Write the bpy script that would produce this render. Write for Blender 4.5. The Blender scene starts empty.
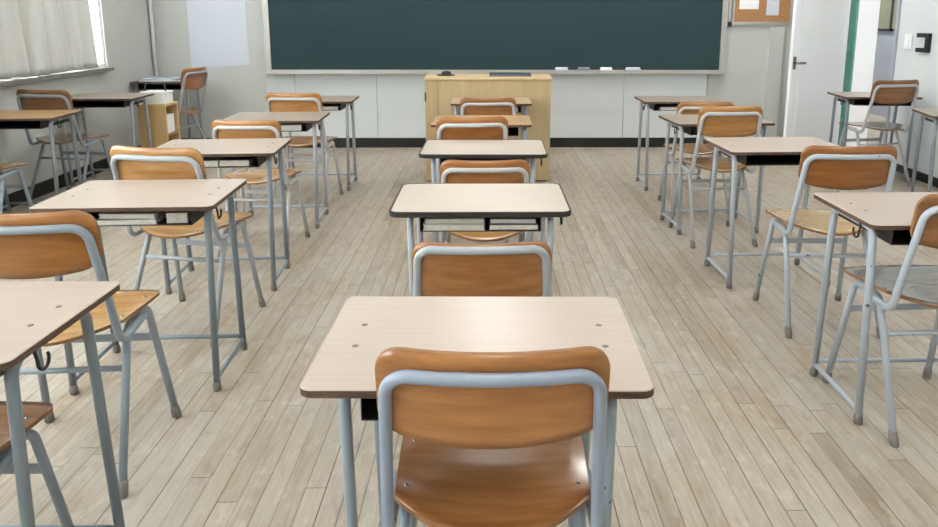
import bpy, math, random
from mathutils import Vector, Matrix
random.seed(7)
S = bpy.context.scene
COL = S.collection
PI = math.pi

# ------------------------------------------------------------------ materials
def new_mat(name):
    m = bpy.data.materials.new(name); m.use_nodes = True
    nt = m.node_tree; b = nt.nodes['Principled BSDF']
    return m, nt, b
def setp(b, **k):
    for n, v in k.items():
        n = n.replace('_', ' ')
        if n in b.inputs: b.inputs[n].default_value = v
def N(nt, t, **k):
    n = nt.nodes.new(t)
    for a, v in k.items(): setattr(n, a, v)
    return n
def L(nt, a, b): nt.links.new(a, b)
def math_(nt, op, a, b=None, c=None):
    n = N(nt, 'ShaderNodeMath', operation=op)
    for i, v in enumerate((a, b, c)):
        if v is None: continue
        if isinstance(v, (int, float)): n.inputs[i].default_value = v
        else: L(nt, v, n.inputs[i])
    return n.outputs[0]
def mix_(nt, fac, a, b, mode='MIX'):
    n = N(nt, 'ShaderNodeMix', data_type='RGBA', blend_type=mode)
    if isinstance(fac, (int, float)): n.inputs[0].default_value = fac
    else: L(nt, fac, n.inputs[0])
    for i, v in ((6, a), (7, b)):
        if isinstance(v, tuple): n.inputs[i].default_value = v
        else: L(nt, v, n.inputs[i])
    return n.outputs[2]
def rgb(r, g, b):
    f = lambda c: ((c/255+.055)/1.055)**2.4 if c/255 > .04045 else c/255/12.92
    return (f(r), f(g), f(b), 1)
def noise(nt, vec, scale, detail=3, rough=.5):
    n = N(nt, 'ShaderNodeTexNoise'); n.inputs['Scale'].default_value = scale
    n.inputs['Detail'].default_value = detail; n.inputs['Roughness'].default_value = rough
    if vec is not None: L(nt, vec, n.inputs['Vector'])
    return n.outputs['Fac']
def ramp(nt, fac, stops):
    n = N(nt, 'ShaderNodeValToRGB'); e = n.color_ramp.elements
    while len(e) < len(stops): e.new(.5)
    for i, (p, c) in enumerate(stops): e[i].position = p; e[i].color = c
    L(nt, fac, n.inputs[0]); return n.outputs[0]
def mapping(nt, vec, scale=(1,1,1), loc=None):
    n = N(nt, 'ShaderNodeMapping'); n.inputs['Scale'].default_value = scale
    L(nt, vec, n.inputs['Vector'])
    if loc is not None: L(nt, loc, n.inputs['Location'])
    return n.outputs[0]

def plain(name, col, rough=.5, metal=0, spec=.5, var=.06, scale=12, bump=0, bscale=60):
    m, nt, b = new_mat(name)
    tc = N(nt, 'ShaderNodeTexCoord').outputs['Object']
    f = noise(nt, tc, scale, 4)
    d = tuple(c*(1-var) for c in col[:3])+(1,); u = tuple(min(1, c*(1+var)) for c in col[:3])+(1,)
    L(nt, ramp(nt, f, [(.3, d), (.7, u)]), b.inputs['Base Color'])
    setp(b, Roughness=rough, Metallic=metal, Specular_IOR_Level=spec)
    if bump:
        bp = N(nt, 'ShaderNodeBump'); bp.inputs['Strength'].default_value = bump; bp.inputs['Distance'].default_value = .002
        L(nt, noise(nt, tc, bscale, 3), bp.inputs['Height']); L(nt, bp.outputs[0], b.inputs['Normal'])
    return m

M = {}
M['wall'] = plain('wall_paint', rgb(186, 188, 184), .65, var=.025, scale=1.5)
M['panel'] = plain('panel_white', rgb(208, 213, 214), .38, var=.015, scale=1.2)
M['ceiling'] = plain('ceiling_white', rgb(232, 232, 228), .8, var=.02)
M['black_base'] = plain('baseboard_black', rgb(24, 23, 22), .45, var=.2)
M['alu'] = plain('aluminium', rgb(186, 184, 178), .38, .55, var=.04)
M['tube_white'] = None
M['rubber'] = plain('rubber_grey', rgb(118, 114, 108), .8, var=.12, scale=60)
M['black_rubber'] = plain('black_edge', rgb(36, 32, 30), .5, var=.15)
M['dark_metal'] = plain('tray_metal', rgb(44, 42, 42), .5, .3, var=.15)
M['bolt'] = plain('bolt_steel', rgb(120, 112, 104), .45, .5)
M['chrome'] = plain('handle_chrome', rgb(150, 150, 150), .25, .9, var=.05)
M['black'] = plain('black_plastic', rgb(22, 22, 23), .5, var=.1)
M['white_plastic'] = plain('white_plastic', rgb(236, 238, 238), .4, var=.01)
M['door_leaf'] = plain('door_leaf_white', rgb(242, 244, 247), .45, var=.01, scale=2)
M['door_white'] = plain('door_white', rgb(250, 251, 253), .45, var=.01, scale=2)
M['green_paint'] = plain('green_paint', rgb(98, 158, 142), .4, var=.04)
M['olive'] = plain('olive_felt', rgb(140, 143, 118), .85, var=.05, scale=40)
M['grey_paint'] = plain('corridor_grey', rgb(166, 172, 180), .6, var=.02)
M['blue_grey'] = plain('blue_grey_paper', rgb(128, 136, 146), .6, var=.12)
M['dark_paper'] = plain('dark_cover', rgb(52, 56, 62), .5, var=.15)
M['paper'] = plain('paper', rgb(226, 227, 224), .7, var=.03)
M['poster'] = plain('poster_paper', rgb(196, 201, 212), .5, var=.02, scale=2)
M['teal_cover'] = plain('teal_cover', rgb(42, 62, 64), .5, var=.1)
M['sill'] = plain('sill_stone', rgb(118, 116, 110), .5, var=.28, scale=45)
M['ground'] = plain('outside_ground', rgb(190, 190, 185), .9, var=.1, scale=.5)
M['pages'] = plain('aged_pages', rgb(196, 192, 182), .8, var=.1, scale=90)
M['book_pale'] = plain('pale_cover', rgb(186, 184, 176), .6, var=.08)
M['chair_edge'] = plain('chair_plywood_edge', rgb(134, 94, 58), .6, var=.15, scale=60)
M['felt'] = plain('felt', rgb(150, 158, 170), .9, var=.1)

def tinted(name, rough=.35, chips=True):
    """enamelled steel tube: the object's own colour with dark chips"""
    m, nt, b = new_mat(name)
    oi = N(nt, 'ShaderNodeObjectInfo'); tc = N(nt, 'ShaderNodeTexCoord').outputs['Object']
    off = math_(nt, 'MULTIPLY', oi.outputs['Random'], 37.0)
    cv = N(nt, 'ShaderNodeCombineXYZ'); L(nt, off, cv.inputs[0]); L(nt, off, cv.inputs[1])
    v = mapping(nt, tc, (1, 1, 1), cv.outputs[0])
    n1 = noise(nt, v, 9, 3)
    n2 = noise(nt, v, 26, 3, .6)
    mask = math_(nt, 'MULTIPLY', math_(nt, 'GREATER_THAN', n1, .62), math_(nt, 'GREATER_THAN', n2, .65))
    soft = mix_(nt, math_(nt, 'MULTIPLY', noise(nt, v, 14, 4), .22), oi.outputs['Color'], (.18, .18, .17, 1))
    L(nt, mix_(nt, math_(nt, 'MULTIPLY', mask, .85), soft, rgb(54, 48, 44)), b.inputs['Base Color'])
    setp(b, Roughness=rough, Metallic=0.0, Specular_IOR_Level=.5)
    return m
M['tube'] = tinted('enamel_tube')

def wood(name, stretch, rough=.3, coat=.3, grain=.35, axis=0, wear=.0):
    m, nt, b = new_mat(name)
    oi = N(nt, 'ShaderNodeObjectInfo'); tc = N(nt, 'ShaderNodeTexCoord').outputs['Object']
    off = math_(nt, 'MULTIPLY', oi.outputs['Random'], 53.0)
    cv = N(nt, 'ShaderNodeCombineXYZ')
    for i in range(3): L(nt, off, cv.inputs[i])
    sc = [stretch]*3; sc[axis] = stretch*.09
    v = mapping(nt, tc, tuple(sc), cv.outputs[0])
    n1 = noise(nt, v, 1.0, 5, .6)
    n2 = noise(nt, mapping(nt, tc, tuple(s*.35 for s in sc), cv.outputs[0]), 1.0, 3, .5)
    g = math_(nt, 'ADD', math_(nt, 'MULTIPLY', n1, .6), math_(nt, 'MULTIPLY', n2, .4))
    lo = mix_(nt, 1.0, oi.outputs['Color'], (1-grain, 1-grain*1.25, 1-grain*1.4, 1), 'MULTIPLY')
    hi = mix_(nt, 1.0, oi.outputs['Color'], (1.02, 1.03, 1.05, 1), 'MULTIPLY')
    f = N(nt, 'ShaderNodeMapRange'); f.inputs[1].default_value = .36; f.inputs[2].default_value = .64
    L(nt, g, f.inputs[0])
    c = mix_(nt, f.outputs[0], lo, hi)
    if wear:
        w = noise(nt, mapping(nt, tc, (9, 9, 9), cv.outputs[0]), 1.0, 5, .7)
        k = N(nt, 'ShaderNodeMapRange'); k.inputs[1].default_value = .66; k.inputs[2].default_value = .72; k.inputs[4].default_value = wear
        L(nt, w, k.inputs[0])
        c = mix_(nt, k.outputs[0], c, (.09, .045, .02, 1))
    L(nt, c, b.inputs['Base Color'])
    setp(b, Roughness=rough, Specular_IOR_Level=.5, Coat_Weight=coat, Coat_Roughness=.16)
    return m
M['chair_wood'] = wood('varnished_plywood', 44, .30, .35, .40, 0)
M['seat_wood'] = wood('varnished_seat', 44, .20, .6, .34, 0)
def laminate():
    m, nt, b = new_mat('desk_laminate')
    oi = N(nt, 'ShaderNodeObjectInfo'); tc = N(nt, 'ShaderNodeTexCoord').outputs['Object']
    off = math_(nt, 'MULTIPLY', oi.outputs['Random'], 53.0); cv = N(nt, 'ShaderNodeCombineXYZ')
    for i in range(2): L(nt, off, cv.inputs[i])
    n = noise(nt, mapping(nt, tc, (5, 170, 1), cv.outputs[0]), 1, 5, .6)
    n2 = noise(nt, mapping(nt, tc, (3, 4, 1), cv.outputs[0]), 1, 3, .5)
    g = math_(nt, 'ADD', math_(nt, 'MULTIPLY', n, .7), math_(nt, 'MULTIPLY', n2, .3))
    lo = mix_(nt, 1.0, oi.outputs['Color'], (.90, .88, .86, 1), 'MULTIPLY'); hi = mix_(nt, 1.0, oi.outputs['Color'], (1.05, 1.05, 1.05, 1), 'MULTIPLY')
    k = N(nt, 'ShaderNodeMapRange'); k.inputs[1].default_value = .33; k.inputs[2].default_value = .67; L(nt, g, k.inputs[0])
    L(nt, mix_(nt, k.outputs[0], lo, hi), b.inputs['Base Color'])
    setp(b, Roughness=.33, Specular_IOR_Level=.5); return m
M['laminate'] = laminate()
M['pod_wood'] = wood('podium_oak', 18, .45, .1, .14, 2)
M['edge_wood'] = None

def ply_edge():
    m, nt, b = new_mat('plywood_edge')
    tc = N(nt, 'ShaderNodeTexCoord').outputs['Object']
    n = noise(nt, mapping(nt, tc, (14, 14, 260)), 1, 4, .65)
    L(nt, ramp(nt, n, [(.3, rgb(44, 32, 26)), (.52, rgb(80, 60, 46)), (.75, rgb(124, 98, 76))]), b.inputs['Base Color'])
    setp(b, Roughness=.7); return m
M['edge_wood'] = ply_edge()

def floor_mat():
    m, nt, b = new_mat('worn_floorboards')
    tc = N(nt, 'ShaderNodeTexCoord').outputs['Object']
    sx = N(nt, 'ShaderNodeSeparateXYZ'); L(nt, tc, sx.inputs[0])
    W_, LEN = .058, 1.15
    u = math_(nt, 'DIVIDE', sx.outputs[0], W_)
    i = math_(nt, 'FLOOR', u)
    wn = N(nt, 'ShaderNodeTexWhiteNoise', noise_dimensions='1D'); L(nt, i, wn.inputs['W'])
    v = math_(nt, 'ADD', math_(nt, 'DIVIDE', sx.outputs[1], LEN), math_(nt, 'MULTIPLY', wn.outputs['Value'], 7.3))
    j = math_(nt, 'FLOOR', v)
    cc = N(nt, 'ShaderNodeCombineXYZ'); L(nt, i, cc.inputs[0]); L(nt, j, cc.inputs[1])
    wn2 = N(nt, 'ShaderNodeTexWhiteNoise', noise_dimensions='2D'); L(nt, cc.outputs[0], wn2.inputs['Vector'])
    rnd = wn2.outputs['Value']
    base = ramp(nt, rnd, [(0, rgb(131, 116, 96)), (.2, rgb(164, 152, 137)), (.4, rgb(150, 139, 123)), (.6, rgb(177, 167, 150)), (.8, rgb(158, 143, 121)), (1, rgb(168, 160, 149))])
    # grain along the boards
    offv = N(nt, 'ShaderNodeCombineXYZ'); L(nt, math_(nt, 'MULTIPLY', rnd, 40), offv.inputs[0]); L(nt, math_(nt, 'MULTIPLY', rnd, 23), offv.inputs[1])
    gv = mapping(nt, tc, (95, 5, 1), offv.outputs[0])
    g = noise(nt, gv, 1, 6, .65)
    c = mix_(nt, .45, base, ramp(nt, g, [(.28, rgb(120, 106, 88)), (.5, rgb(160, 148, 132)), (.75, rgb(191, 182, 168))]), 'MIX')
    # broad wear: pale grey scuffs, golden and dark patches, short smudges
    w1 = noise(nt, mapping(nt, tc, (2.6, 1.1, 1)), 1, 6, .62)
    c = mix_(nt, ramp(nt, w1, [(.42, (0,0,0,1)), (.66, (.6,.6,.6,1))]), c, rgb(177, 173, 165))
    w2 = noise(nt, mapping(nt, tc, (3.0, 1.3, 1), None), 1.9, 6, .65)
    c = mix_(nt, ramp(nt, w2, [(.53, (0,0,0,1)), (.74, (.55,.55,.55,1))]), c, rgb(156, 133, 98))
    w3 = noise(nt, mapping(nt, tc, (16, 7, 1)), 1, 6, .7)
    c = mix_(nt, ramp(nt, w3, [(.55, (0,0,0,1)), (.76, (.55,.55,.55,1))]), c, rgb(106, 95, 81))
    w4 = noise(nt, mapping(nt, tc, (11, 5, 1)), 1.7, 6, .7)
    c = mix_(nt, ramp(nt, w4, [(.54, (0,0,0,1)), (.74, (.6,.6,.6,1))]), c, rgb(196, 189, 177))
    # joints
    fu = math_(nt, 'FRACT', u); eu = math_(nt, 'MINIMUM', fu, math_(nt, 'SUBTRACT', 1, fu))
    fv = math_(nt, 'FRACT', v); ev = math_(nt, 'MINIMUM', fv, math_(nt, 'SUBTRACT', 1, fv))
    inx = math_(nt, 'ROUND', u)
    wn3 = N(nt, 'ShaderNodeTexWhiteNoise', noise_dimensions='1D'); L(nt, inx, wn3.inputs['W'])
    def edge(x, w):
        r = N(nt, 'ShaderNodeMapRange'); r.inputs[1].default_value = w*.35; r.inputs[2].default_value = w; r.inputs[3].default_value = 1; r.inputs[4].default_value = 0
        L(nt, x, r.inputs[0]); return r.outputs[0]
    gu = math_(nt, 'MULTIPLY', edge(eu, .036), math_(nt, 'MULTIPLY_ADD', wn3.outputs['Value'], .75, .25))
    gv2 = math_(nt, 'MULTIPLY', edge(ev, .0022), .7)
    gap = math_(nt, 'MAXIMUM', gu, gv2)
    c = mix_(nt, gap, c, rgb(70, 58, 46))
    L(nt, c, b.inputs['Base Color'])
    r = N(nt, 'ShaderNodeMapRange'); r.inputs[3].default_value = .36; r.inputs[4].default_value = .62
    L(nt, w1, r.inputs[0]); L(nt, r.outputs[0], b.inputs['Roughness'])
    bp = N(nt, 'ShaderNodeBump'); bp.inputs['Strength'].default_value = .5; bp.inputs['Distance'].default_value = .003
    h = math_(nt, 'SUBTRACT', math_(nt, 'MULTIPLY', g, .12), gap)
    L(nt, h, bp.inputs['Height']); L(nt, bp.outputs[0], b.inputs['Normal'])
    setp(b, Specular_IOR_Level=.35)
    return m
M['floor'] = floor_mat()

def board_mat():
    m, nt, b = new_mat('chalkboard_green')
    tc = N(nt, 'ShaderNodeTexCoord').outputs['Object']
    n = noise(nt, mapping(nt, tc, (.7, 1, 2)), 1, 4, .6)
    L(nt, ramp(nt, n, [(.3, rgb(44, 62, 66)), (.7, rgb(48, 67, 70))]), b.inputs['Base Color'])
    setp(b, Roughness=.75, Specular_IOR_Level=.15); return m
M['board'] = board_mat()

def cork_mat():
    m, nt, b = new_mat('cork')
    tc = N(nt, 'ShaderNodeTexCoord').outputs['Object']
    n = noise(nt, tc, 90, 4, .7)
    L(nt, ramp(nt, n, [(.3, rgb(140, 98, 62)), (.7, rgb(184, 138, 96))]), b.inputs['Base Color'])
    setp(b, Roughness=.9); return m
M['cork'] = cork_mat()

def curtain_mat():
    m, nt, b = new_mat('curtain_cloth')
    tc = N(nt, 'ShaderNodeTexCoord').outputs['Object']
    n = noise(nt, mapping(nt, tc, (1, 6, 1.2)), 1, 4)
    col = ramp(nt, n, [(.3, rgb(196, 196, 192)), (.7, rgb(214, 214, 210))])
    L(nt, col, b.inputs['Base Color']); setp(b, Roughness=.9, Specular_IOR_Level=.1)
    tr = N(nt, 'ShaderNodeBsdfTranslucent'); L(nt, col, tr.inputs[0])
    mx = N(nt, 'ShaderNodeMixShader'); mx.inputs[0].default_value = .13
    L(nt, b.outputs[0], mx.inputs[1]); L(nt, tr.outputs[0], mx.inputs[2])
    L(nt, mx.outputs[0], nt.nodes['Material Output'].inputs[0]); return m
M['curtain'] = curtain_mat()

def frosted():
    m, nt, b = new_mat('frosted_glass')
    setp(b, Base_Color=rgb(246, 249, 250), Roughness=.35)
    tc = N(nt, 'ShaderNodeTexCoord').outputs['Object']
    L(nt, ramp(nt, noise(nt, tc, 4), [(.3, rgb(251, 253, 254)), (.7, rgb(254, 255, 255))]), b.inputs['Base Color'])
    tr = N(nt, 'ShaderNodeBsdfTranslucent'); tr.inputs[0].default_value = rgb(246, 249, 250)
    mx = N(nt, 'ShaderNodeMixShader'); mx.inputs[0].default_value = .12
    L(nt, b.outputs[0], mx.inputs[1]); L(nt, tr.outputs[0], mx.inputs[2])
    L(nt, mx.outputs[0], nt.nodes['Material Output'].inputs[0]); return m
M['frosted'] = frosted()

def glass():
    m, nt, b = new_mat('window_glass')
    setp(b, Base_Color=(.96, .98, .98, 1), Roughness=.0, IOR=1.45, Transmission_Weight=1.0)
    b.inputs['Specular IOR Level'].default_value = .3
    nt2 = nt; gl = N(nt, 'ShaderNodeBsdfGlossy'); gl.inputs['Roughness'].default_value = .02
    tp = N(nt, 'ShaderNodeBsdfTransparent'); tp.inputs[0].default_value = (.95, .97, .97, 1)
    mx = N(nt, 'ShaderNodeMixShader'); mx.inputs[0].default_value = .05
    L(nt, tp.outputs[0], mx.inputs[1]); L(nt, gl.outputs[0], mx.inputs[2])
    L(nt, mx.outputs[0], nt.nodes['Material Output'].inputs[0]); return m
M['glass'] = glass()

def lamp_mat(strength):
    m, nt, b = new_mat('lamp_diffuser')
    setp(b, Base_Color=(1, 1, 1, 1)); b.inputs['Emission Color'].default_value = (1, .99, .97, 1)
    b.inputs['Emission Strength'].default_value = strength; return m
M['lamp'] = lamp_mat(9.0)

# ------------------------------------------------------------------ mesh builder
class MB:
    def __init__(s): s.v = []; s.f = []; s.m = []; s.sm = []
    def face(s, idx, mi=0, smooth=False): s.f.append(tuple(idx)); s.m.append(mi); s.sm.append(smooth)
    def box(s, a, b, mi=0, bev=0.0):
        x0, y0, z0 = a; x1, y1, z1 = b
        if bev <= 0:
            o = len(s.v)
            s.v += [(x0,y0,z0),(x1,y0,z0),(x1,y1,z0),(x0,y1,z0),(x0,y0,z1),(x1,y0,z1),(x1,y1,z1),(x0,y1,z1)]
            for q in ((0,3,2,1),(4,5,6,7),(0,1,5,4),(1,2,6,5),(2,3,7,6),(3,0,4,7)): s.face([o+k for k in q], mi)
        else:
            s.slab([(x0,y0),(x1,y0),(x1,y1),(x0,y1)], z0, z1, bev, mi, mi, mi, seg=2, edge=bev*.6)
        return s
    def ring_loft(s, rings, mi=0, smooth=True, closed=False, cap=(True, True), capmi=None):
        n = len(rings[0]); o = len(s.v)
        for r in rings: s.v += [tuple(p) for p in r]
        R = len(rings)
        for k in range(R-1 + (1 if closed else 0)):
            a = o+k*n; b = o+((k+1) % R)*n
            for i in range(n):
                j = (i+1) % n
                s.face((a+i, a+j, b+j, b+i), mi, smooth)
        if not closed:
            cm = mi if capmi is None else capmi
            if cap[0]: s.face([o+i for i in reversed(range(n))], cm)
            if cap[1]: s.face([o+(R-1)*n+i for i in range(n)], cm)
        return s
    def slab(s, pts, z0, z1, rad=0, mtop=0, mside=0, mbot=0, seg=6, edge=.002):
        out = round_poly(pts, rad, seg)
        def inset(d):
            if d == 0: return out
            return round_poly(inset_poly(pts, d), max(rad-d, .0005) if rad else 0, seg)
        o = len(s.v); n = len(out)
        rings = [(inset(edge), z0), (out, z0+edge), (out, z1-edge), (inset(edge), z1)]
        for r, z in rings: s.v += [(x, y, z) for x, y in r]
        for k in range(3):
            for i in range(n):
                j = (i+1) % n
                s.face((o+k*n+i, o+k*n+j, o+(k+1)*n+j, o+(k+1)*n+i), mtop if k == 2 else mside, False)
        s.face([o+i for i in reversed(range(n))], mbot); s.face([o+3*n+i for i in range(n)], mtop)
        return s
    def tube(s, path, r, n=12, mi=0, cap=(True, True)):
        pts = fillet(path) if len(path[0]) == 2 and hasattr(path[0][0], '__len__') else [Vector(p) for p in path]
        rings = frames(pts, r, n)
        return s.ring_loft(rings, mi, True, cap=cap)
    def build(s, name, mats, parent=None, color=None):
        me = bpy.data.meshes.new(name)
        me.from_pydata(s.v, [], s.f)
        if not isinstance(mats, (list, tuple)): mats = [mats]
        for m in mats: me.materials.append(m)
        me.polygons.foreach_set('material_index', s.m); me.polygons.foreach_set('use_smooth', s.sm)
        me.update(); me.validate()
        o = bpy.data.objects.new(name, me); COL.objects.link(o)
        if parent: o.parent = parent
        if color: o.color = color
        return o

def inset_poly(p, d):
    n = len(p); r = []
    for i in range(n):
        a, b, c = Vector(p[i-1]), Vector(p[i]), Vector(p[(i+1) % n])
        e1 = (b-a).normalized(); e2 = (c-b).normalized()
        n1 = Vector((-e1.y, e1.x)); n2 = Vector((-e2.y, e2.x))
        k = (n1+n2); k = k/ max(k.dot(n1), .2)
        q = b+k*d; r.append((q.x, q.y))
    return r
def round_poly(p, rad, seg):
    if rad <= 0: return list(p)
    out = []; n = len(p)
    for i in range(n):
        a, b, c = Vector(p[i-1]), Vector(p[i]), Vector(p[(i+1) % n])
        d1 = (a-b).normalized(); d2 = (c-b).normalized()
        ang = d1.angle(d2); t = rad/math.tan(ang/2)
        p1 = b+d1*t; p2 = b+d2*t
        cen = b+(d1+d2).normalized()*(rad/math.sin(ang/2))
        a1 = math.atan2(p1.y-cen.y, p1.x-cen.x); a2 = math.atan2(p2.y-cen.y, p2.x-cen.x)
        da = (a2-a1+PI) % (2*PI)-PI
        for k in range(seg+1):
            q = a1+da*k/seg; out.append((cen.x+rad*math.cos(q), cen.y+rad*math.sin(q)))
    return out
def fillet(path):
    """path: list of (point, radius); rounded corners"""
    P = [Vector(p) for p, r in path]; out = [P[0]]
    for i in range(1, len(P)-1):
        a, b, c = P[i-1], P[i], P[i+1]; r = path[i][1]
        d1 = (a-b); d2 = (c-b); l1, l2 = d1.length, d2.length; d1 = d1/l1; d2 = d2/l2
        ang = d1.angle(d2)
        if r <= 0 or ang > PI-.02: out.append(b); continue
        t = min(r/math.tan(ang/2), l1*.48, l2*.48); rr = t*math.tan(ang/2)
        p1 = b+d1*t; cen = b+(d1+d2).normalized()*(rr/math.sin(ang/2))
        x = (p1-cen).normalized(); w = d1.cross(d2).normalized(); y = w.cross(x)
        if y.dot(b-p1) < 0: y = -y
        tot = PI-ang; k = max(3, int(tot/.2))
        for q in range(k+1):
            th = tot*q/k; out.append(cen+(x*math.cos(th)+y*math.sin(th))*rr)
    out.append(P[-1]); return out
def frames(pts, r, n):
    rings = []; m = len(pts)
    tan = [((pts[min(i+1, m-1)]-pts[max(i-1, 0)]).normalized()) for i in range(m)]
    up = Vector((0, 0, 1)) if abs(tan[0].z) < .9 else Vector((1, 0, 0))
    x = tan[0].cross(up).normalized()
    for i in range(m):
        x = (x-tan[i]*x.dot(tan[i])).normalized(); y = tan[i].cross(x)
        rings.append([pts[i]+(x*math.cos(2*PI*k/n)+y*math.sin(2*PI*k/n))*r for k in range(n)])
    return rings

def empty(name, loc=(0,0,0), rz=0, sc=(1,1,1)):
    o = bpy.data.objects.new(name, None); COL.objects.link(o)
    o.location = loc; o.rotation_euler = (0, 0, rz); o.scale = sc; o.empty_display_size = .1
    return o
def tag(o, label, cat, group=None, kind=None):
    o['label'] = label; o['category'] = cat
    if group: o['group'] = group
    if kind: o['kind'] = kind
    return o
def struct(o, label=None, cat=None):
    o['kind'] = 'structure'
    if label: o['label'] = label; o['category'] = cat
    return o

# ------------------------------------------------------------------ the room
XL, XR, YF, YB, H = -3.36, 3.58, 7.34, -3.0, 2.85
T = .20
CX1 = 5.4   # far corridor wall
CY1 = 13.0
struct(MB().box((XL-T, YB-T, -.12), (CX1+.2, CY1, 0)).build('floor', M['floor']), 'worn greyish beige narrow floorboards running towards the chalkboard', 'floor')
struct(MB().box((XL-T, YB-T, H), (CX1+.2, CY1, H+.1)).build('ceiling', M['ceiling']), 'white ceiling of the classroom', 'ceiling')
struct(MB().box((XL-T, YF, 0), (XR, YF+T, H)).build('wall_front', M['wall']), 'pale grey wall behind the chalkboard', 'wall')
struct(MB().box((XL-T, YB-T, 0), (XR+T, YB, H)).build('wall_back', M['wall']), 'pale wall at the back of the classroom', 'wall')
# left wall with three windows
wins = [(4.02, 6.45), (.95, 3.45), (-2.2, .38)]
SZ, WZ = .885, 2.45
mb = MB()
mb.box((XL-T, YB, 0), (XL, YF, SZ-.03)); mb.box((XL-T, YB, WZ), (XL, YF, H))
ys = [YB]+[y for w in reversed(wins) for y in w]+[YF]
for a, b in zip(ys[0::2], ys[1::2]): mb.box((XL-T, a, SZ-.03), (XL, b, WZ))
struct(mb.build('wall_left', M['wall']), 'pale grey window wall on the left', 'wall')
for k, (a, b) in enumerate(wins):
    w = empty('window_%d' % (k+1), (XL-.035, (a+b)/2, SZ)); struct(w, ['bright window behind the pale curtain', 'bright window in the middle of the left wall', 'bright window at the back of the left wall'][k], 'window')
    hw = (b-a)/2; hh = WZ-SZ
    fr = MB()
    for q in (-hw, -.02, hw-.028): fr.box((-.018, q, 0), (.018, q+.028, hh))
    fr.box((-.017, -hw, 0), (.017, hw, .03)); fr.box((-.017, -hw, hh-.04), (.017, hw, hh)); fr.box((-.016, -hw, hh*.66), (.016, hw, hh*.66+.04))
    fr.build('window_frame', M['white_plastic'], w)
    MB().box((-.003, -hw+.02, .02), (.003, hw-.02, hh-.02)).build('window_pane', M['glass'], w)
    MB().box((-.165, -hw, -.03), (.092, hw, 0)).build('window_sill', M['sill'], w)
# right wall with the doorway
DY0, DY1, DZ = 6.33, 7.03, 2.05
mb = MB()
mb.box((XR, YB, 0), (XR+T, DY0, H)); mb.box((XR, DY1, 0), (XR+T, YF+T, H)); mb.box((XR, DY0, DZ), (XR+T, DY1, H))
struct(mb.build('wall_right', M['panel']), 'white wall on the right with an open doorway', 'wall')
# corridor beyond the doorway
mb = MB(); mb.box((CX1, 1.5, 0), (CX1+.15, CY1, H)); mb.box((XR+T, 1.35, 0), (CX1+.15, 1.5, H)); mb.box((XR+T, CY1-.15, 0), (CX1, CY1, H)); mb.box((XR, YF+T, 0), (XR+T, CY1, H))
struct(mb.build('wall_corridor', M['grey_paint']), 'grey corridor wall seen through the doorway', 'wall')
# baseboards
struct(MB().box((XL, YF-.022, 0), (XR, YF-.001, .1)).build('baseboard_front', M['black_base']), 'black baseboard under the chalkboard wall', 'baseboard')
struct(MB().box((XL+.001, YB, 0), (XL+.014, YF-.022, .1)).build('baseboard_left', M['black_base']), 'black baseboard under the window wall', 'baseboard')
struct(MB().box((XR-.014, YB, 0), (XR-.001, DY0-.03, .072)).build('baseboard_right', M['black_base']), 'black baseboard along the right wall', 'baseboard')
# white panels under and beside the board with fine joints
seams = [-2.24, -1.955, -1.13, -.29, .55, 1.39, 2.24]
mb = MB()
for a, b in zip(seams[:-1], seams[1:]): mb.box((a+.004, YF-.012, .1), (b-.004, YF, .80))
struct(mb.build('trim_1', M['panel']), 'white wall panels below the chalkboard', 'panel')
struct(MB().box((2.248, YF-.012, .1), (XR, YF, H)).build('trim_2', M['wall']), 'pale grey wall panel between the chalkboard and the door', 'panel')
struct(MB().tube([((XL+.03, YF-.03, .11), 0), ((XL+.03, YF-.03, H), 0)], .018).build('trim_3', M['panel']), 'thin pale pipe running up the left front corner', 'pipe')
struct(MB().box((2.84, YF-.05, .1), (2.985, YF-.012, 1.235)).build('trim_5', M['wall']), 'grey pilaster added to give the band of shade below the cork board', 'strip')  # strip added to give the upright band of shade beside the door
# green door frame
mb = MB(); mb.box((XR-.02, DY1-.01, 0), (XR-.0005, DY1+.175, DZ+.09)); mb.box((XR-.0005, DY1-.012, 0), (XR+T, DY1-.0005, DZ), 2); mb.box((XR-.02, DY0-.03, 0), (XR-.0005, DY0, DZ), 1); mb.box((XR-.02, DY0-.03, DZ), (XR+T, DY1, DZ+.09))
struct(mb.build('trim_4', [M['green_paint'], M['grey_paint'], M['door_white']]), 'green painted frame of the doorway', 'door frame')

# door leaf, swung into the room
d = empty('door_1', (XR-.045, DY1+.03, 0), math.radians(0)); struct(d, 'white door standing open in front of the green frame', 'door')
DL = .70
ang = math.atan2(6.84-(DY1+.03), 2.905-(XR-.045)); d.rotation_euler = (0, 0, ang)
# local +x runs from the hinge to the free edge; local +y faces the camera
mb = MB(); mb.box((.045, -.02, .012), (DL, .018, 1.07)); mb.box((.045, -.02, 1.07), (.075, .018, 2.03)); mb.box((DL-.09, -.02, 1.07), (DL, .018, 2.03)); mb.box((.075, -.02, 1.94), (DL-.09, .018, 2.03))
mb.build('door_leaf', M['door_leaf'], d)
mb = MB()
for z in (.25, 1.0, 1.8): mb.box((-.008, -.012, z), (.05, .012, z+.09))
mb.build('hinge', M['green_paint'], d)
MB().box((.075, -.012, 1.07), (DL-.09, .014, 1.94)).build('glass_panel', M['frosted'], d)
MB().box((.08, .018, .12), (DL-.09, .0205, 1.05)).build('door_panel', M['door_leaf'], d)
mb = MB(); mb.box((DL-.045, .018, .84), (DL-.012, .024, .96))
mb.tube([((DL-.03, .02, .90), 0), ((DL-.03, .062, .90), .012), ((DL-.12, .066, .90), 0)], .011)
mb.build('handle', M['chrome'], d)

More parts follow.
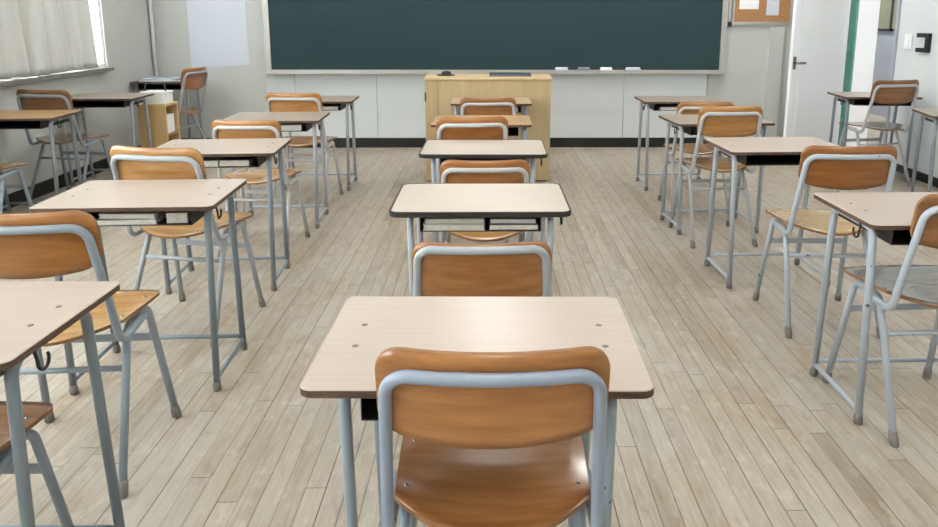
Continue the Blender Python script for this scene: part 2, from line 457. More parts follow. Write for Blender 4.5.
# ------------------------------------------------------------------ chalkboard
cb = tag(empty('chalkboard', (0, YF-.013, .80)), 'long dark green chalkboard in an aluminium frame on the front wall', 'chalkboard')
BX0, BX1, BH = -2.17, 2.345, 1.25
MB().box((BX0-.01, -.025, 0), (BX1+.01, 0, BH)).build('writing_surface', M['board'], cb)
mb = MB(); mb.box((BX0-.055, -.04, -.035), (BX0, 0, BH+.05)); mb.box((BX1, -.04, -.035), (BX1+.055, 0, BH+.05)); mb.box((BX0, -.04, BH), (BX1, 0, BH+.05)); mb.box((BX0, -.04, -.035), (BX1, 0, .0))
mb.build('frame', M['alu'], cb)
mb = MB(); mb.box((BX0-.055, -.11, -.036), (BX1+.055, -.04, -.022)); mb.box((BX0-.055, -.114, -.036), (BX1+.055, -.108, -.010))
mb.build('chalk_tray', M['alu'], cb)
TZ = .80-.022
for k, (x, w, c, lab) in enumerate([(.74, .13, 'felt', 'bluish chalkboard eraser on the chalk tray just right of the podium'),
                             (.965, .12, 'blue_grey', 'grey rounded chalkboard eraser on the tray, between a bluish and a white one'),
                             (1.19, .12, 'white_plastic', 'bright white chalkboard eraser on the chalk tray'),
                             (1.46, .15, 'felt', 'longest chalkboard eraser, rightmost on the chalk tray')]):
    e = tag(empty('chalkboard_eraser', (x, YF-.013-.073, TZ)), lab, 'eraser', 'erasers on the chalk tray')
    MB().slab([(-w/2, -.025), (w/2, -.025), (w/2, .025), (-w/2, .025)], 0, .022, .006, seg=3).build('felt_pad', M['felt'], e)
    hb = MB()
    hb.ring_loft([[Vector((-w/2*q, yy*(.024), .022+zz)) for yy, zz in ((-1, 0), (1, 0), (1, .02*t), (.55, .03*t), (-.55, .03*t), (-1, .02*t))] for q, t in ((1, .5), (.85, 1), (-.85, 1), (-1, .5))], smooth=False)
    hb.build('grip', M[c] if c != 'felt' else M['poster'], e)

# ------------------------------------------------------------------ things on the walls
t = tag(empty('cork_board', (2.75, YF-.014, 1.25)), 'brown cork noticeboard on the front wall beside the white door', 'noticeboard')
MB().box((-.28, -.02, .03), (.28, 0, .84)).build('cork_panel', M['cork'], t)
mb = MB(); mb.box((-.30, -.026, 0), (.30, 0, .03)); mb.box((-.30, -.026, .84), (.30, 0, .87)); mb.box((-.30, -.026, .03), (-.28, 0, .84)); mb.box((.28, -.026, .03), (.30, 0, .84))
mb.build('frame', M['alu'], t)
tag(MB().box((2.515, YF-.0375, 1.405), (2.71, YF-.0355, 1.68)).build('notice_sheet', M['paper']), 'wider white sheet pinned on the left of the cork board', 'paper', 'sheets on the cork board')
tag(MB().box((2.79, YF-.0375, 1.345), (2.915, YF-.0355, 1.64)).build('notice_sheet', M['poster']), 'narrow bluish sheet hanging lower on the right of the cork board', 'paper', 'sheets on the cork board')
t = tag(empty('pointer_stick', (2.425, YF-.0325, 1.235)), 'pale pointer stick with black tip hanging right of the chalkboard', 'pointer')
MB().tube([((0, 0, .03), 0), ((0, 0, 1.0), 0)], .013).build('shaft', M['white_plastic'], t)
MB().box((-.022, -.02, 0), (.022, .019, .045), bev=.008).build('tip', M['black'], t)
# poster with a slightly slanted lower edge
mb = MB(); pts = [(-2.985, .815), (-2.405, .845), (-2.405, 2.05), (-2.99, 2.05)]
ring = lambda y: [Vector((x, y, z)) for x, z in pts]
mb.ring_loft([ring(YF-.004), ring(YF-.001)], smooth=False)
tag(mb.build('wall_poster', M['poster']), 'large blank bluish white sheet on the wall left of the chalkboard', 'poster')
t = tag(empty('light_switch', (XR-.001, 6.13, 1.06), PI/2), 'white switch plate on the right wall near the doorway', 'switch')
MB().box((-.055, 0, 0), (.055, .010, .125), bev=.004).build('plate', M['white_plastic'], t)
MB().box((-.02, .009, .035), (.02, .016, .09)).build('rocker', M['white_plastic'], t)
t = tag(empty('wall_bracket', (XR-.001, 5.90, 1.045)), 'black square bracket open to the left on the right wall', 'bracket')
mb = MB(); mb.box((-.03, -.085, 0), (0, -.045, .155)); mb.box((-.03, -.045, .12), (0, .075, .155)); mb.box((-.03, -.045, 0), (0, .075, .035))
mb.build('bracket_body', M['black'], t)
t = tag(empty('corridor_noticeboard', (CX1-.001, 9.62, 1.15), 0), 'olive green noticeboard in the corridor seen through the doorway', 'noticeboard')
MB().box((-.02, -1.2, .03), (0, .50, 1.2)).build('felt_panel', M['olive'], t)
mb = MB(); mb.box((-.03, -.02+.04, 0), (0, .5, .03)); mb.box((-.03, -.02+.04, 0), (0, .07, 1.23))
mb.build('frame', M['dark_paper'], t)

# curtain
def curtain():
    mb = MB(); nz, ny = 26, 260; y0, y1t, y1b = 4.05, 6.075, 6.245
    o = len(mb.v)
    for j in range(nz+1):
        f = j/nz; z = 2.42-(2.42-.893)*f
        for i in range(ny+1):
            g = i/ny
            y1 = y1t+(y1b-y1t)*f; y = y0+(y1-y0)*g
            amp = .030+.014*f
            w = (math.sin(g*74+2.2*math.sin(g*11)+.5*f)+.5*math.sin(g*139+f*1.3)+.4*math.sin(g*31+1.7*f))*(1-.8*g**14)
            mb.v.append((XL+.030+amp*w*.52+.01*math.sin(f*3+g*20), y+.012*math.cos(g*58), z+.004*math.sin(g*17)*(f**4)))
    for j in range(nz):
        for i in range(ny):
            a = o+j*(ny+1)+i; mb.face((a, a+1, a+ny+2, a+ny+1), 0, True)
    c = mb.build('window_curtain', M['curtain'])
    s = c.modifiers.new('thick', 'SOLIDIFY'); s.thickness = .0015
    return c
tag(curtain(), 'pale gathered curtain drawn across the window on the left', 'curtain')

# ------------------------------------------------------------------ podium
t = tag(empty('podium', (0, 5.74, 0)), 'light oak podium standing in front of the chalkboard', 'podium')
mb = MB(); mb.box((-.502, .0, .012), (-.40, .36, .83)); mb.box((-.397, .0, .012), (.503, .36, .83))
mb.build('cabinet_body', M['pod_wood'], t, rgb(194, 172, 130))
MB().box((-.46, .02, 0), (.48, .34, .0119)).build('plinth', M['black_base'], t)
MB().slab([(-.512, -.02), (.515, -.02), (.515, .375), (-.512, .375)], .83, .85, .004, edge=.003).build('podium_top', M['pod_wood'], t, rgb(204, 182, 142))
MB().box((-.505, -.004, .66), (-.492, .0, .73)).build('hinge', M['edge_wood'], t)
t = tag(empty('dark_pouch', (-.345, 5.93, .85)), 'small black humped pouch lying on the left of the podium top', 'pouch')
mb = MB(); mb.ring_loft([[Vector((math.cos(a)*.072*q, math.sin(a)*.035*q, z)) for a in [2*PI*k/20 for k in range(20)]] for q, z in ((.96, 0), (1, .006), (.97, .011))]); mb.build('base', M['black'], t)
mb = MB(); mb.ring_loft([[Vector((math.cos(a)*.04*q+.005, math.sin(a)*.026*q, z)) for a in [2*PI*k/20 for k in range(20)]] for q, z in ((1, .010), (1, .02), (.85, .032), (.5, .039), (.1, .041))]); mb.build('hump', M['black'], t)
t = tag(empty('folder', (.183, 5.95, .85)), 'flat dark teal folder on the right of the podium top', 'folder')
MB().slab([(-.17, -.11), (.17, -.11), (.17, .11), (-.17, .11)], 0, .004, .004, edge=.001).build('cover', M['teal_cover'], t)
MB().slab([(-.165, -.105), (.165, -.105), (.165, .105), (-.165, .105)], .004, .014, .002, edge=.001).build('pages', M['blue_grey'], t)
MB().slab([(-.17, -.11), (.17, -.11), (.17, .11), (-.17, .11)], .014, .018, .004, edge=.001).build('cover', M['teal_cover'], t)

# ------------------------------------------------------------------ desks
DW, DD, DT = .60, .42, .70
def tube_foot(p, q, r, hgt):
    """rubber cap with level rings around the bottom of a leg that runs from p (floor) to q"""
    p, q = Vector(p), Vector(q); dr = (q-p)/(q.z-p.z); mb = MB()
    prof = [(0.0, r*.82), (.004, r*.98), (hgt*.55, r), (hgt*.8, r*.92), (hgt, r*.80)]
    mb.ring_loft([[p+dr*z+Vector((math.cos(2*PI*k/14)*rr, math.sin(2*PI*k/14)*rr, 0)) for k in range(14)] for z, rr in prof])
    return mb
def level_start(path, r):
    return path
def leg_tube(path, r):
    """leg whose first point sits a little above the floor inside its cap"""
    p, q = Vector(path[0][0]), Vector(path[1][0])
    path = [(tuple(p+(q-p)*(.012/(q.z-p.z))), 0)]+list(path[1:])
    return MB().tube(path, r, 12)

def build_desk(name, style):
    root = empty(name)
    cor = .035 if style == 'black' else .022
    P = [(-DW/2, -DD/2), (DW/2, -DD/2), (DW/2, DD/2), (-DW/2, DD/2)]
    if style == 'black':
        q = inset_poly(P, .006)
        top = MB().slab(q, .6845, DT, cor-.006, 0, 1, 1, edge=.001).build('desk_top', [M['laminate'], M['edge_wood']], root)
        out = round_poly(P, cor, 6); inn = round_poly(inset_poly(P, .0055), cor-.0055, 6); n = len(out)
        o2 = round_poly(inset_poly(P, .002), cor-.002, 6)
        b = MB(); rings = [[Vector((x, y, z)) for x, y in ring] for ring, z in ((inn, .6825), (o2, .6825), (out, .6845), (out, .699), (o2, .7012), (inn, .7012))]
        b.ring_loft(rings, smooth=False, closed=True); b.build('edge_band', M['black_rubber'], root)
    else:
        top = MB().slab(P, .6835, DT, cor, 0, 1, 1, edge=.0018).build('desk_top', [M['laminate'], M['edge_wood']], root)
    if style != 'black':
        for x in (-.235, .238):
            for y in (-.042, .055):
                b = MB(); b.ring_loft([[Vector((x+math.cos(2*PI*k/12)*rr, y+math.sin(2*PI*k/12)*rr, z)) for k in range(12)] for z, rr in ((.6995, .0065), (.7006, .0062), (.7012, .004))]); b.build('bolt', M['bolt'], root)
    # tray
    b = MB(); z0, z1 = .628, .6825; x0, y0, y1 = .222, -.185, .16; tk = .0022
    b.box((-x0, y0, z0), (x0, y1, z0+tk)); b.box((-x0, y0, z0+tk), (-x0+tk, y1, z1)); b.box((x0-tk, y0, z0+tk), (x0, y1, z1)); b.box((-x0+tk, y1-tk, z0+tk), (x0-tk, y1, z1))
    b.build('book_tray', M['dark_metal'], root)
    R = .0122
    for sx in (-1, 1):
        for fp, tp in (((.25, -.153, 0), (.262, -.148, .6705)), ((.25, .173, 0), (.256, .118, .6705))):
            fp = (sx*fp[0], fp[1], 0); tp = (sx*tp[0], tp[1], tp[2])
            lg = leg_tube([(fp, 0), (tp, .035), ((sx*.259, -.02, .6705), 0)], R).build('leg', M['tube'], root)
            tube_foot(fp, tp, R*1.22, .035).build('rubber_foot', M['rubber'], lg)
        MB().tube([((sx*.251, -.152, .048), 0), ((sx*.251, .170, .048), 0)], .0085, 10).build('side_rail', M['tube'], root)
    MB().tube([((-.251, .167, .062), 0), ((.251, .167, .062), 0)], .0085, 10).build('cross_rail', M['tube'], root)
    return root
def build_hook(side, parent):
    b = MB(); pts = []
    c = Vector((side*.274, -.075, .640))
    pts = [c+Vector((0, -.004, .042)), c+Vector((0, -.018, .024))]
    for k in range(15):
        a = PI*.9+k/14*PI*1.25
        pts.append(c+Vector((side*.004, math.cos(a)*.018, math.sin(a)*.019)))
    b.tube(pts, .0035, 8)
    return b.build('bag_hook', M['dark_metal'], parent)

proto = {'brown': build_desk('desk', 'brown'), 'black': build_desk('desk', 'black')}
hooks = {-1: build_hook(-1, None), 1: build_hook(1, None)}
def copy_tree(o, parent=None):
    c = o.copy(); COL.objects.link(c)
    if parent: c.parent = parent
    for ch in [x for x in bpy.data.objects if x.parent == o]: copy_tree(ch, c)
    return c
def descend(o):
    for ch in list(o.children):
        yield ch
        yield from descend(ch)

BEIGE = rgb(174, 161, 149); CREAM = rgb(190, 180, 168); TAN = rgb(173, 153, 125); GREYTAN = rgb(156, 146, 132); ORANGE = rgb(177, 145, 104)
BLUEG = rgb(140, 152, 162); PALE = rgb(175, 183, 192); GREYB = rgb(119, 132, 141)
# name, x, y, rot, style, top colour, metal colour, hook side, label
desks = [
 ('c1', -.016, 1.335, -.017, 'brown', BEIGE, BLUEG, 0, 'large foreground school desk with pale beige top at the bottom centre'),
 ('c2', -.025, 2.469, 0, 'black', CREAM, PALE, 1, 'cream desk with thick black rubber edge, books in its tray, second in the middle column'),
 ('c3', -.020, 3.465, -.012, 'black', CREAM, PALE, 1, 'smaller looking black edged cream desk, third in the middle column'),
 ('c4', -.036, 4.411, -.019, 'brown', ORANGE, PALE, 0, 'tan wooden desk in the middle column, second one before the podium'),
 ('c5', .024, 5.46, .004, 'brown', TAN, PALE, 0, 'tan wooden desk directly in front of the podium'),
 ('l1', -1.178, 1.445, -.012, 'brown', BEIGE, GREYB, 1, 'beige desk cut off by the lower left edge of the picture'),
 ('l2', -1.233, 2.546, .038, 'brown', BEIGE, GREYB, 1, 'beige desk with papers in its tray and window glare, left of the centre aisle'),
 ('l3', -1.312, 3.50, .066, 'brown', BEIGE, BLUEG, 1, 'beige desk with white papers and a dark binder in its tray, left column'),
 ('l4', -1.346, 4.579, .042, 'brown', GREYTAN, PALE, 1, 'greyish tan desk, fourth in the left column, grey bundle in its tray'),
 ('l5', -1.333, 5.596, .016, 'brown', GREYTAN, PALE, 1, 'greyish tan desk farthest up the left column, nearest the front wall'),
 ('la', -3.037, 4.687, .06, 'brown', ORANGE, BLUEG, 1, 'tan desk against the window wall, cut off by the left edge'),
 ('lb', -3.055, 5.785, .04, 'brown', GREYTAN, PALE, 1, 'grey brown desk against the window wall beside the wooden cabinet'),
 ('lk', -3.075, 6.975, 0, 'brown', rgb(40, 38, 38), BLUEG, 0, 'dark topped desk in the left front corner with papers piled on it'),
 ('r1', 1.477, 2.312, .007, 'brown', BEIGE, PALE, -1, 'nearest beige desk on the right, its right end outside the picture'),
 ('r2', 1.444, 3.537, .041, 'brown', BEIGE, PALE, 0, 'beige desk with door glare on its top, second in the right column'),
 ('r3', 1.422, 4.448, .083, 'brown', GREYTAN, PALE, -1, 'grey tan desk half hidden behind an orange chair, third in the right column'),
 ('r4', 1.481, 5.577, 0, 'brown', GREYTAN, PALE, -1, 'grey tan desk farthest up the right column, in front of the wall panels'),
 ('ra', 3.19, 5.89, -.08, 'brown', GREYTAN, BLUEG, -1, 'desk in front of the green door frame by the right wall'),
 ('rb', 3.22, 4.703, -.22, 'brown', GREYTAN, BLUEG, 0, 'desk against the right wall, cut off by the right edge'),
]
DK = {}
for (k, x, y, r, st, col, met, hk, lab) in desks:
    o = copy_tree(proto[st]); o.location = (x, y, 0); o.rotation_euler = (0, 0, r); DK[k] = o
    tag(o, lab, 'desk', 'classroom desks')
    if k in ('c1', 'c2', 'c3'):
        for ch in o.children:
            if ch.name.split('.')[0] in ('leg', 'side_rail', 'cross_rail', 'book_tray'): ch.scale = (.90, 1, 1)
    if k == 'c1': o.scale = (1.02, 1, 1)
    if k == 'lk': o.scale = (.90, .95, 1.03)
    if hk:
        h = hooks[hk].copy(); COL.objects.link(h); h.parent = o
    for ch in descend(o):
        nm = ch.name.split('.')[0]
        if nm == 'desk_top': ch.color = col
        elif nm in ('leg', 'side_rail', 'cross_rail'): ch.color = met
def purge(o):
    for ch in list(o.children): purge(ch)
    bpy.data.objects.remove(o)
for o in list(proto.values())+list(hooks.values()): purge(o)

# ------------------------------------------------------------------ chairs
def sheet_solid(mb, grid_a, grid_b, mface=0, mrim=1):
    """two matching grids [i][j] of points: a closed curved board"""
    ni, nj = len(grid_a), len(grid_a[0]); o = len(mb.v)
    for g in (grid_a, grid_b):
        for row in g: mb.v += [tuple(p) for p in row]
    ia = lambda i, j: o+i*nj+j; ib = lambda i, j: o+ni*nj+i*nj+j
    for i in range(ni-1):
        for j in range(nj-1):
            mb.face((ia(i,j), ia(i+1,j), ia(i+1,j+1), ia(i,j+1)), mface, True)
            mb.face((ib(i,j), ib(i,j+1), ib(i+1,j+1), ib(i+1,j)), mface, True)
    for i in range(ni-1):
        mb.face((ia(i,0), ib(i,0), ib(i+1,0), ia(i+1,0)), mrim); mb.face((ia(i,nj-1), ia(i+1,nj-1), ib(i+1,nj-1), ib(i,nj-1)), mrim)
    for j in range(nj-1):
        mb.face((ia(0,j), ia(0,j+1), ib(0,j+1), ib(0,j)), mrim); mb.face((ia(ni-1,j), ib(ni-1,j), ib(ni-1,j+1), ia(ni-1,j+1)), mrim)
HB = .192                 # half width of the back board
def xs_dense(hw, rr, n=22, m=7):
    a = [-hw+rr*(1-math.cos(PI/2*k/m)) for k in range(m)]
    mid = [(-hw+rr)+(2*hw-2*rr)*k/n for k in range(n+1)]
    b = [hw-rr*(1-math.cos(PI/2*(m-1-k)/m)) for k in range(m)]
    return a+mid+b
def back_y(x, z): return -.193+.026*(x/HB)**2-.17*(z-.72)
def seat_z(x, y):
    q = (x/.192)**2
    return .4335+.015*q+y*(.046-.10*q)
def build_chair():
    root = empty('chair')
    # back board
    A, B = [], []; rr = .046; top = .814
    for x in xs_dense(HB, rr):
        dx = max(0, abs(x)-(HB-rr)); cr = rr-math.sqrt(max(rr*rr-dx*dx, 0))
        zt = top-.004*(1-(x/HB)**2)-cr; r2 = .05; dx2 = max(0, abs(x)-(HB-r2)); c2 = r2-math.sqrt(max(r2*r2-dx2*dx2, 0))
        zb = .628+.026*(x/HB)**2+c2*.8
        ra, rb_ = [], []
        for j in range(9):
            z = zb+(zt-zb)*j/8; y = back_y(x, z)
            ra.append(Vector((x, y+.0045, z))); rb_.append(Vector((x, y-.0045, z)))
        A.append(ra); B.append(rb_)
    mb = MB(); sheet_solid(mb, A, B); bk = mb.build('backrest', [M['chair_wood'], M['chair_edge']], root)
    # tube behind the board, down both sides and forward under the seat
    zt = .769; off = -.0045-.0112
    path = [((-.190, .05, .424), 0), ((-.190, -.108, .412), .038), ((-.174, back_y(.174, zt)+off-.001, zt), .05)]
    for x in (-.09, 0, .09): path.append(((x, back_y(x, zt)+off, zt), .15))
    path += [((.174, back_y(.174, zt)+off-.001, zt), .05), ((.190, -.108, .412), .038), ((.190, .05, .424), 0)]
    MB().tube(path, .0112, 14).build('back_frame', M['tube'], root)
    # seat
    A, B = [], []; hw = .192
    for x in xs_dense(hw, .03, 20, 6):
        q = abs(x)/hw
        fr = .205-.012*q**4; dx = max(0, abs(x)-(hw-.03)); fr -= .03-math.sqrt(max(.0009-dx*dx, 0))
        re = -.155+.085*q**2.2
        xn = x
        ra, rb_ = [], []
        for j in range(13):
            f = j/12; y = re+(fr-re)*f
            xt = xn*(.945+.055*min(1, max(0, (y+.10)/.2)))
            z = seat_z(x, y)
            if y > .18: z -= 9*(y-.18)**2
            ra.append(Vector((xt, y, z+.0095))); rb_.append(Vector((xt, y, z)))
        A.append(ra); B.append(rb_)
    mb = MB(); sheet_solid(mb, A, B); st = mb.build('seat', [M['seat_wood'], M['chair_edge']], root)
    for x in (-.165, .165):
        for y in (-.03, .125):
            b = MB(); zz = seat_z(x, y)+.0095
            b.ring_loft([[Vector((x+math.cos(2*PI*k/10)*rr, y+math.sin(2*PI*k/10)*rr, zz+z)) for k in range(10)] for z, rr in ((-.001, .006), (.0015, .0055), (.003, .003))]); b.build('rivet', M['chrome'], st)
    R = .0112
    for sx in (-1, 1):
        for fp, tp in (((.196, .205, 0), (.1675, .128, .4225)), ((.194, -.205, 0), (.1675, -.012, .4205))):
            fp = (sx*fp[0], fp[1], 0); tp = (sx*tp[0], tp[1], tp[2])
            lg = leg_tube([(fp, 0), (tp, .045), ((sx*.1675, .06, .4215), 0)], R).build('leg', M['tube'], root)
            tube_foot(fp, tp, R*1.32, .042).build('rubber_foot', M['rubber'], lg)
    MB().box((-.170, .1455, .298), (.170, .1505, .322)).build('stretcher', M['tube'], root)
    MB().tube([((-.173, -.061, .31), 0), ((.173, -.061, .31), 0)], .0085, 10).build('stretcher', M['tube'], root)
    return root
ch0 = build_chair()
WD = rgb(158, 112, 64); WL = rgb(186, 138, 81); WB = rgb(135, 96, 63); WG = rgb(127, 108, 86); SL = rgb(186, 146, 92); SD = rgb(149, 98, 51); SG = rgb(117, 107, 95)
# key, x, y, rot, scale, xscale, back colour, seat colour, metal, label
chairs = [
 ('c1', .008, 1.247, -.004, 1.0, .985, rgb(172, 118, 64), rgb(150, 102, 58), rgb(140, 151, 168), 'foreground chair seen from behind with glossy brown seat at the bottom centre'),
 ('c2', -.018, 1.933, .012, .93, .94, rgb(173, 121, 68), SL, rgb(162, 169, 174), 'chair whose wide back rises just behind the foreground desk'),
 ('c3', -.015, 3.04, .02, .93, .96, rgb(176, 118, 65), SL, rgb(184, 184, 182), 'chair between the two black edged desks of the middle column'),
 ('c4', -.100, 3.953, .099, .994, 1, rgb(169, 111, 57), SL, rgb(191, 191, 190), 'slightly turned chair between a black edged desk and a tan desk in the middle column'),
 ('c5', -.010, 5.05, .068, .968, 1, rgb(162, 112, 66), SL, rgb(191, 191, 190), 'chair at the tan desk directly in front of the podium'),
 ('l1', -1.185, 1.345, .0, 1, 1, WD, SD, GREYB, 'chair tucked under the lower left desk, only its brown seat corner in view'),
 ('l2', -1.242, 2.01, .06, 1.02, 1.05, rgb(169, 116, 61), SL, BLUEG, 'big brown chair at the left edge with yellowish seat, behind the lower left desk'),
 ('l3', -1.285, 3.0, -.18, 1.01, 1.04, rgb(188, 141, 85), SL, rgb(164, 171, 176), 'light honey coloured chair turned to the right, third of the left column'),
 ('l4', -1.305, 4.06, -.05, .955, .99, rgb(180, 129, 74), SL, rgb(189, 189, 188), 'orange chair behind the third desk of the left column'),
 ('l5', -1.325, 5.14, -.07, 1.0, 1.02, rgb(191, 138, 81), rgb(172, 129, 84), rgb(188, 189, 189), 'light orange chair at the farthest desk of the left column'),
 ('la', -2.985, 4.15, 0, 1, 1, WD, rgb(159, 127, 91), BLUEG, 'chair by the window wall cut off by the left edge, only its seat in view'),
 ('lb', -3.05, 5.20, -.15, 1.02, 1.06, rgb(135, 98, 65), rgb(109, 88, 75), BLUEG, 'dull brown chair by the window wall'),
 ('lc', -2.815, 6.55, 1.36, 1.08, .94, rgb(167, 112, 64), rgb(136, 103, 72), rgb(162, 167, 171), 'chair seen sideways in the left front corner beside the blank poster'),
 ('r1', 1.460, 2.245, .06, 1.0, 1, rgb(142, 96, 53), SG, PALE, 'chair with worn grey seat cut off by the right edge'),
 ('r2', 1.466, 3.01, -.03, 1.01, 1, rgb(156, 101, 48), rgb(187, 158, 106), PALE, 'brown chair with shiny yellow seat between the two nearest desks of the right column'),
 ('r3', 1.372, 4.225, .06, 1.025, .97, rgb(185, 134, 76), rgb(171, 129, 77), rgb(181, 184, 186), 'orange chair with pale tube in the right column, in front of another orange chair'),
 ('r4', 1.457, 4.926, 0, .951, 1, rgb(186, 134, 78), rgb(162, 121, 77), rgb(189, 189, 188), 'farthest orange chair of the right column, mostly hidden by the chair before it'),
 ('ra', 3.13, 5.70, .17, 1.02, 1.05, rgb(144, 99, 60), SG, rgb(180, 182, 186), 'chair with grey brown seat by the doorway on the right'),
]
for (k, x, y, r, s, sx, cb_, cs_, met, lab) in chairs:
    o = copy_tree(ch0); o.location = (x, y, 0); o.rotation_euler = (0, 0, r); o.scale = (sx, s, s*{'c2': 1.042, 'ra': 1.03}.get(k, 1))
    tag(o, lab, 'chair', 'classroom chairs')
    for c in descend(o):
        nm = c.name.split('.')[0]
        if nm == 'backrest':
            c.color = cb_
            if k == 'c2': c.location.z = -.026
        elif nm == 'seat': c.color = cs_
        elif nm in ('leg', 'stretcher', 'back_frame'): c.color = met
purge(ch0)

# ------------------------------------------------------------------ things in the desk trays
def book(k, x, y, w, dp, h, cover, label, rz=0, name='book', zoff=0, cat='book'):
    dk = DK[k]; mat = Matrix.Translation(dk.location) @ Matrix.Rotation(dk.rotation_euler.z, 4, 'Z')
    p = mat @ Vector((x, y, .6304+zoff))
    o = tag(empty(name, p, dk.rotation_euler.z+rz), label, cat)
    P = [(-w/2, -dp/2), (w/2, -dp/2), (w/2, dp/2), (-w/2, dp/2)]; ct = .0022
    MB().slab(P, 0, ct, .003, edge=.0006, seg=3).build('cover', M[cover], o)
    MB().slab(inset_poly(P, .003), ct, h-ct, .001, edge=.0006, seg=2).build('pages', M['pages'], o)
    MB().slab(P, h-ct, h, .003, edge=.0006, seg=3).build('cover', M[cover], o)
    return o
book('c2', -.088, -.062, .205, .24, .021, 'book_pale', 'pale exercise book underneath another in the left tray half of the black edged desk')
book('c2', -.088, -.06, .198, .235, .018, 'book_pale', 'pale exercise book lying on top in the left tray half of the black edged desk', .02, zoff=.0215)
book('c2', .110, -.06, .155, .235, .017, 'blue_grey', 'blue grey book on the right in the tray of the black edged desk, upper one', -.02, zoff=.0215)
book('c2', .110, -.062, .165, .24, .021, 'dark_paper', 'dark book on the right in the tray of the black edged desk, lower one')
book('l2', .00, -.075, .20, .22, .020, 'blue_grey', 'grey book in the tray of the desk with window glare, lower one', .03)
book('l2', .01, -.075, .19, .21, .017, 'book_pale', 'worn pale papers on the grey book in the tray of the desk with window glare', -.05, zoff=.0205)
book('l2', .165, -.08, .075, .19, .040, 'dark_paper', 'small dark case at the right end of the tray of the desk with window glare', .03)
book('l3', -.04, -.072, .14, .21, .030, 'book_pale', 'white papers at the left of the tray in the third left desk', .05)
book('l3', .11, -.072, .14, .21, .032, 'dark_paper', 'dark binder at the right of the tray in the third left desk', -.02)
book('l4', .09, -.072, .19, .21, .038, 'blue_grey', 'grey bundle in the tray of the fourth left desk', .03)
book('l5', .12, -.07, .16, .22, .030, 'dark_paper', 'dark notebook in the tray of the farthest left desk')
book('r3', -.11, -.072, .12, .2, .036, 'book_pale', 'white paper bundle in the tray of the desk half hidden by an orange chair', .1)
book('r4', -.09, -.072, .17, .22, .026, 'blue_grey', 'grey papers in the tray of the farthest right desk')
book('c5', .15, -.08, .09, .16, .04, 'book_pale', 'white paper packet in the tray of the desk before the podium', .1)

# ------------------------------------------------------------------ left front corner
t = tag(empty('wooden_cabinet', (-2.82, 6.165, 0)), 'small light wooden cabinet with open shelves beside the window wall', 'cabinet')
w = MB(); w.box((-.115, -.125, 0), (.115, -.107, .58)); w.box((-.115, .107, 0), (.115, .125, .58)); w.build('side_panel', M['pod_wood'], t, rgb(206, 174, 122))
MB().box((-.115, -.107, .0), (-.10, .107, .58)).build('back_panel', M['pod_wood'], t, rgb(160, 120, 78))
MB().box((-.117, -.127, .58), (.118, .127, .60)).build('cabinet_top', M['pod_wood'], t, rgb(212, 182, 132))
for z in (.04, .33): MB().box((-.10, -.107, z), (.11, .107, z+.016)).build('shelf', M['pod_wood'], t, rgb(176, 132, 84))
tag(MB().slab([(-2.88, 6.09), (-2.72, 6.09), (-2.72, 6.24), (-2.88, 6.24)], .346, .50, .012, seg=3).build('white_packet', M['white_plastic']), 'white packet on the upper shelf of the small wooden cabinet', 'packet')
t = tag(empty('white_box', (-2.82, 6.165, .60)), 'white box with a dark arched handle on top of the wooden cabinet', 'box')
MB().slab([(-.105, -.085), (.10, -.085), (.10, .085), (-.105, .085)], 0, .085, .012, seg=3).build('body', M['white_plastic'], t)
MB().slab([(-.11, -.09), (.105, -.09), (.105, .09), (-.11, .09)], .085, .10, .012, seg=3).build('lid', M['white_plastic'], t)
MB().tube([((-.10, 0, .095), 0), ((-.09, 0, .165), .03), ((.07, 0, .165), .03), ((.08, 0, .095), 0)], .006).build('handle', M['dark_paper'], t)
z0 = .70*1.03+.0015
for k, (dx, dy, w_, d_, h_, m_, r_, lab) in enumerate([(-.03, .0, .36, .26, .014, 'blue_grey', .1, 'widest grey paper pile on the dark corner desk'), (-.05, .02, .28, .2, .014, 'felt', -.15, 'grey folded papers on top of the pile on the dark corner desk'), (.19, .03, .10, .2, .02, 'dark_paper', .05, 'dark notebook at the right end of the dark corner desk')]):
    o = tag(empty('paper_pile' if k < 2 else 'notebook', (-3.08+dx, 6.965+dy, z0+(.0145 if k == 1 else 0)), r_), lab, 'papers' if k < 2 else 'notebook')
    P = [(-w_/2, -d_/2), (w_/2, -d_/2), (w_/2, d_/2), (-w_/2, d_/2)]
    MB().slab(P, 0, h_*.7, .004, edge=.001, seg=2).build('sheets', M['paper'], o); MB().slab(P, h_*.7, h_, .004, edge=.001, seg=2).build('cover', M[m_], o)

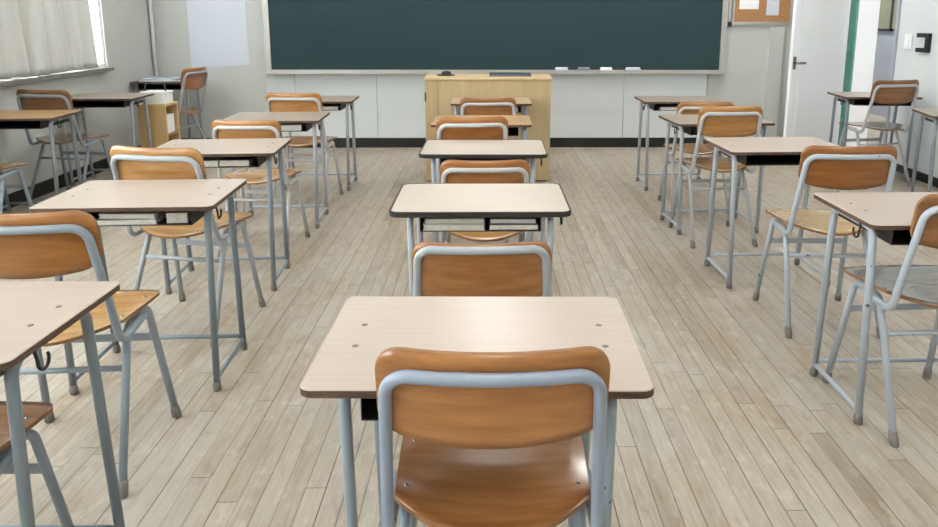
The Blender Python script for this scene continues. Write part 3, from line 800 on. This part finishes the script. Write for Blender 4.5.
# ------------------------------------------------------------------ light: ceiling lamps and daylight through the windows
M['corridor_fill'] = lamp_mat(26.0)
M['lamp_board'] = lamp_mat(15.0)
def fixture(x, y, lab, grp):
    t = tag(empty('ceiling_lamp', (x, y, H-.09)), lab, 'ceiling lamp', grp)
    mb = MB(); mb.box((-.14, -.63, .04), (.14, .63, .088)); mb.box((-.14, -.63, .0), (-.13, .63, .04)); mb.box((.13, -.63, .0), (.14, .63, .04)); mb.build('housing', M['white_plastic'], t)
    MB().box((-.125, -.61, .005), (.125, .61, .035)).build('diffuser', M['corridor_fill' if x > XR else 'lamp'], t)
for x in (-2.2, .05, 2.2):
    for y in (-1.5, .9, 3.3, 5.7):
        fixture(x, y, 'fluorescent ceiling lamp above the rows of desks', 'classroom ceiling lamps')
for x in (-1.5, .1, 1.7, 2.75):
    t = tag(empty('chalkboard_lamp', (x, 6.72, H-.16), PI/2), 'slim lamp near the ceiling in front of the chalkboard wall', 'ceiling lamp', 'chalkboard lamps')
    mb = MB(); mb.box((-.05, -.52, .03), (.05, .52, .09)); mb.box((-.01, -.4, .09), (.01, -.38, .158)); mb.box((-.01, .38, .09), (.01, .40, .158)); mb.build('housing', M['white_plastic'], t)
    MB().box((-.04, -.50, 0), (.04, .50, .029)).build('diffuser', M['lamp_board'], t)
for y in (4.5, 8.6, 11.2):  # unseen corridor lamps, added to brighten the corridor and whiten the door
    fixture(4.55, y, 'unseen lamp added to brighten the corridor and the door', 'added corridor lamps')

w = bpy.data.worlds.new('overcast_sky'); S.world = w; w.use_nodes = True
nt = w.node_tree; bg = nt.nodes['Background']
bg.inputs[0].default_value = (.93, .97, 1, 1); bg.inputs[1].default_value = 7.0
struct(MB().box((-60, -40, -4.2), (-4.2, 60, -4.0)).build('ground', M['ground']), 'pale ground outside the windows', 'ground')
# ------------------------------------------------------------------ camera
f_, cx, cy, pit, yaw, rol, HC = 719.160505714959, 500.2169408843142, 157.48641086269313, .19287820835916988, -.01734725926368923, .0018717073137571787, 1.323279440337463
fw = Vector((-math.sin(yaw)*math.cos(pit), math.cos(yaw)*math.cos(pit), -math.sin(pit))); rt = Vector((math.cos(yaw), math.sin(yaw), 0)); up = rt.cross(fw)
r2 = rt*math.cos(rol)+up*math.sin(rol); u2 = -rt*math.sin(rol)+up*math.cos(rol)
cd = bpy.data.cameras.new('camera'); co = bpy.data.objects.new('camera', cd); COL.objects.link(co)
co.matrix_world = Matrix(((r2.x, u2.x, -fw.x, 0), (r2.y, u2.y, -fw.y, 0), (r2.z, u2.z, -fw.z, HC), (0, 0, 0, 1)))
cd.sensor_width = 36; cd.lens = f_*36/938; cd.shift_x = (469-cx)/938; cd.shift_y = (cy-263.5)/938; cd.clip_start = .05
S.camera = co
S.view_settings.view_transform = 'Standard'; S.view_settings.look = 'None'; S.view_settings.gamma = 1; S.view_settings.use_curve_mapping = False
S.view_settings.exposure = 0.95
S.cycles.max_bounces = 8; S.cycles.diffuse_bounces = 5; S.cycles.use_denoising = True
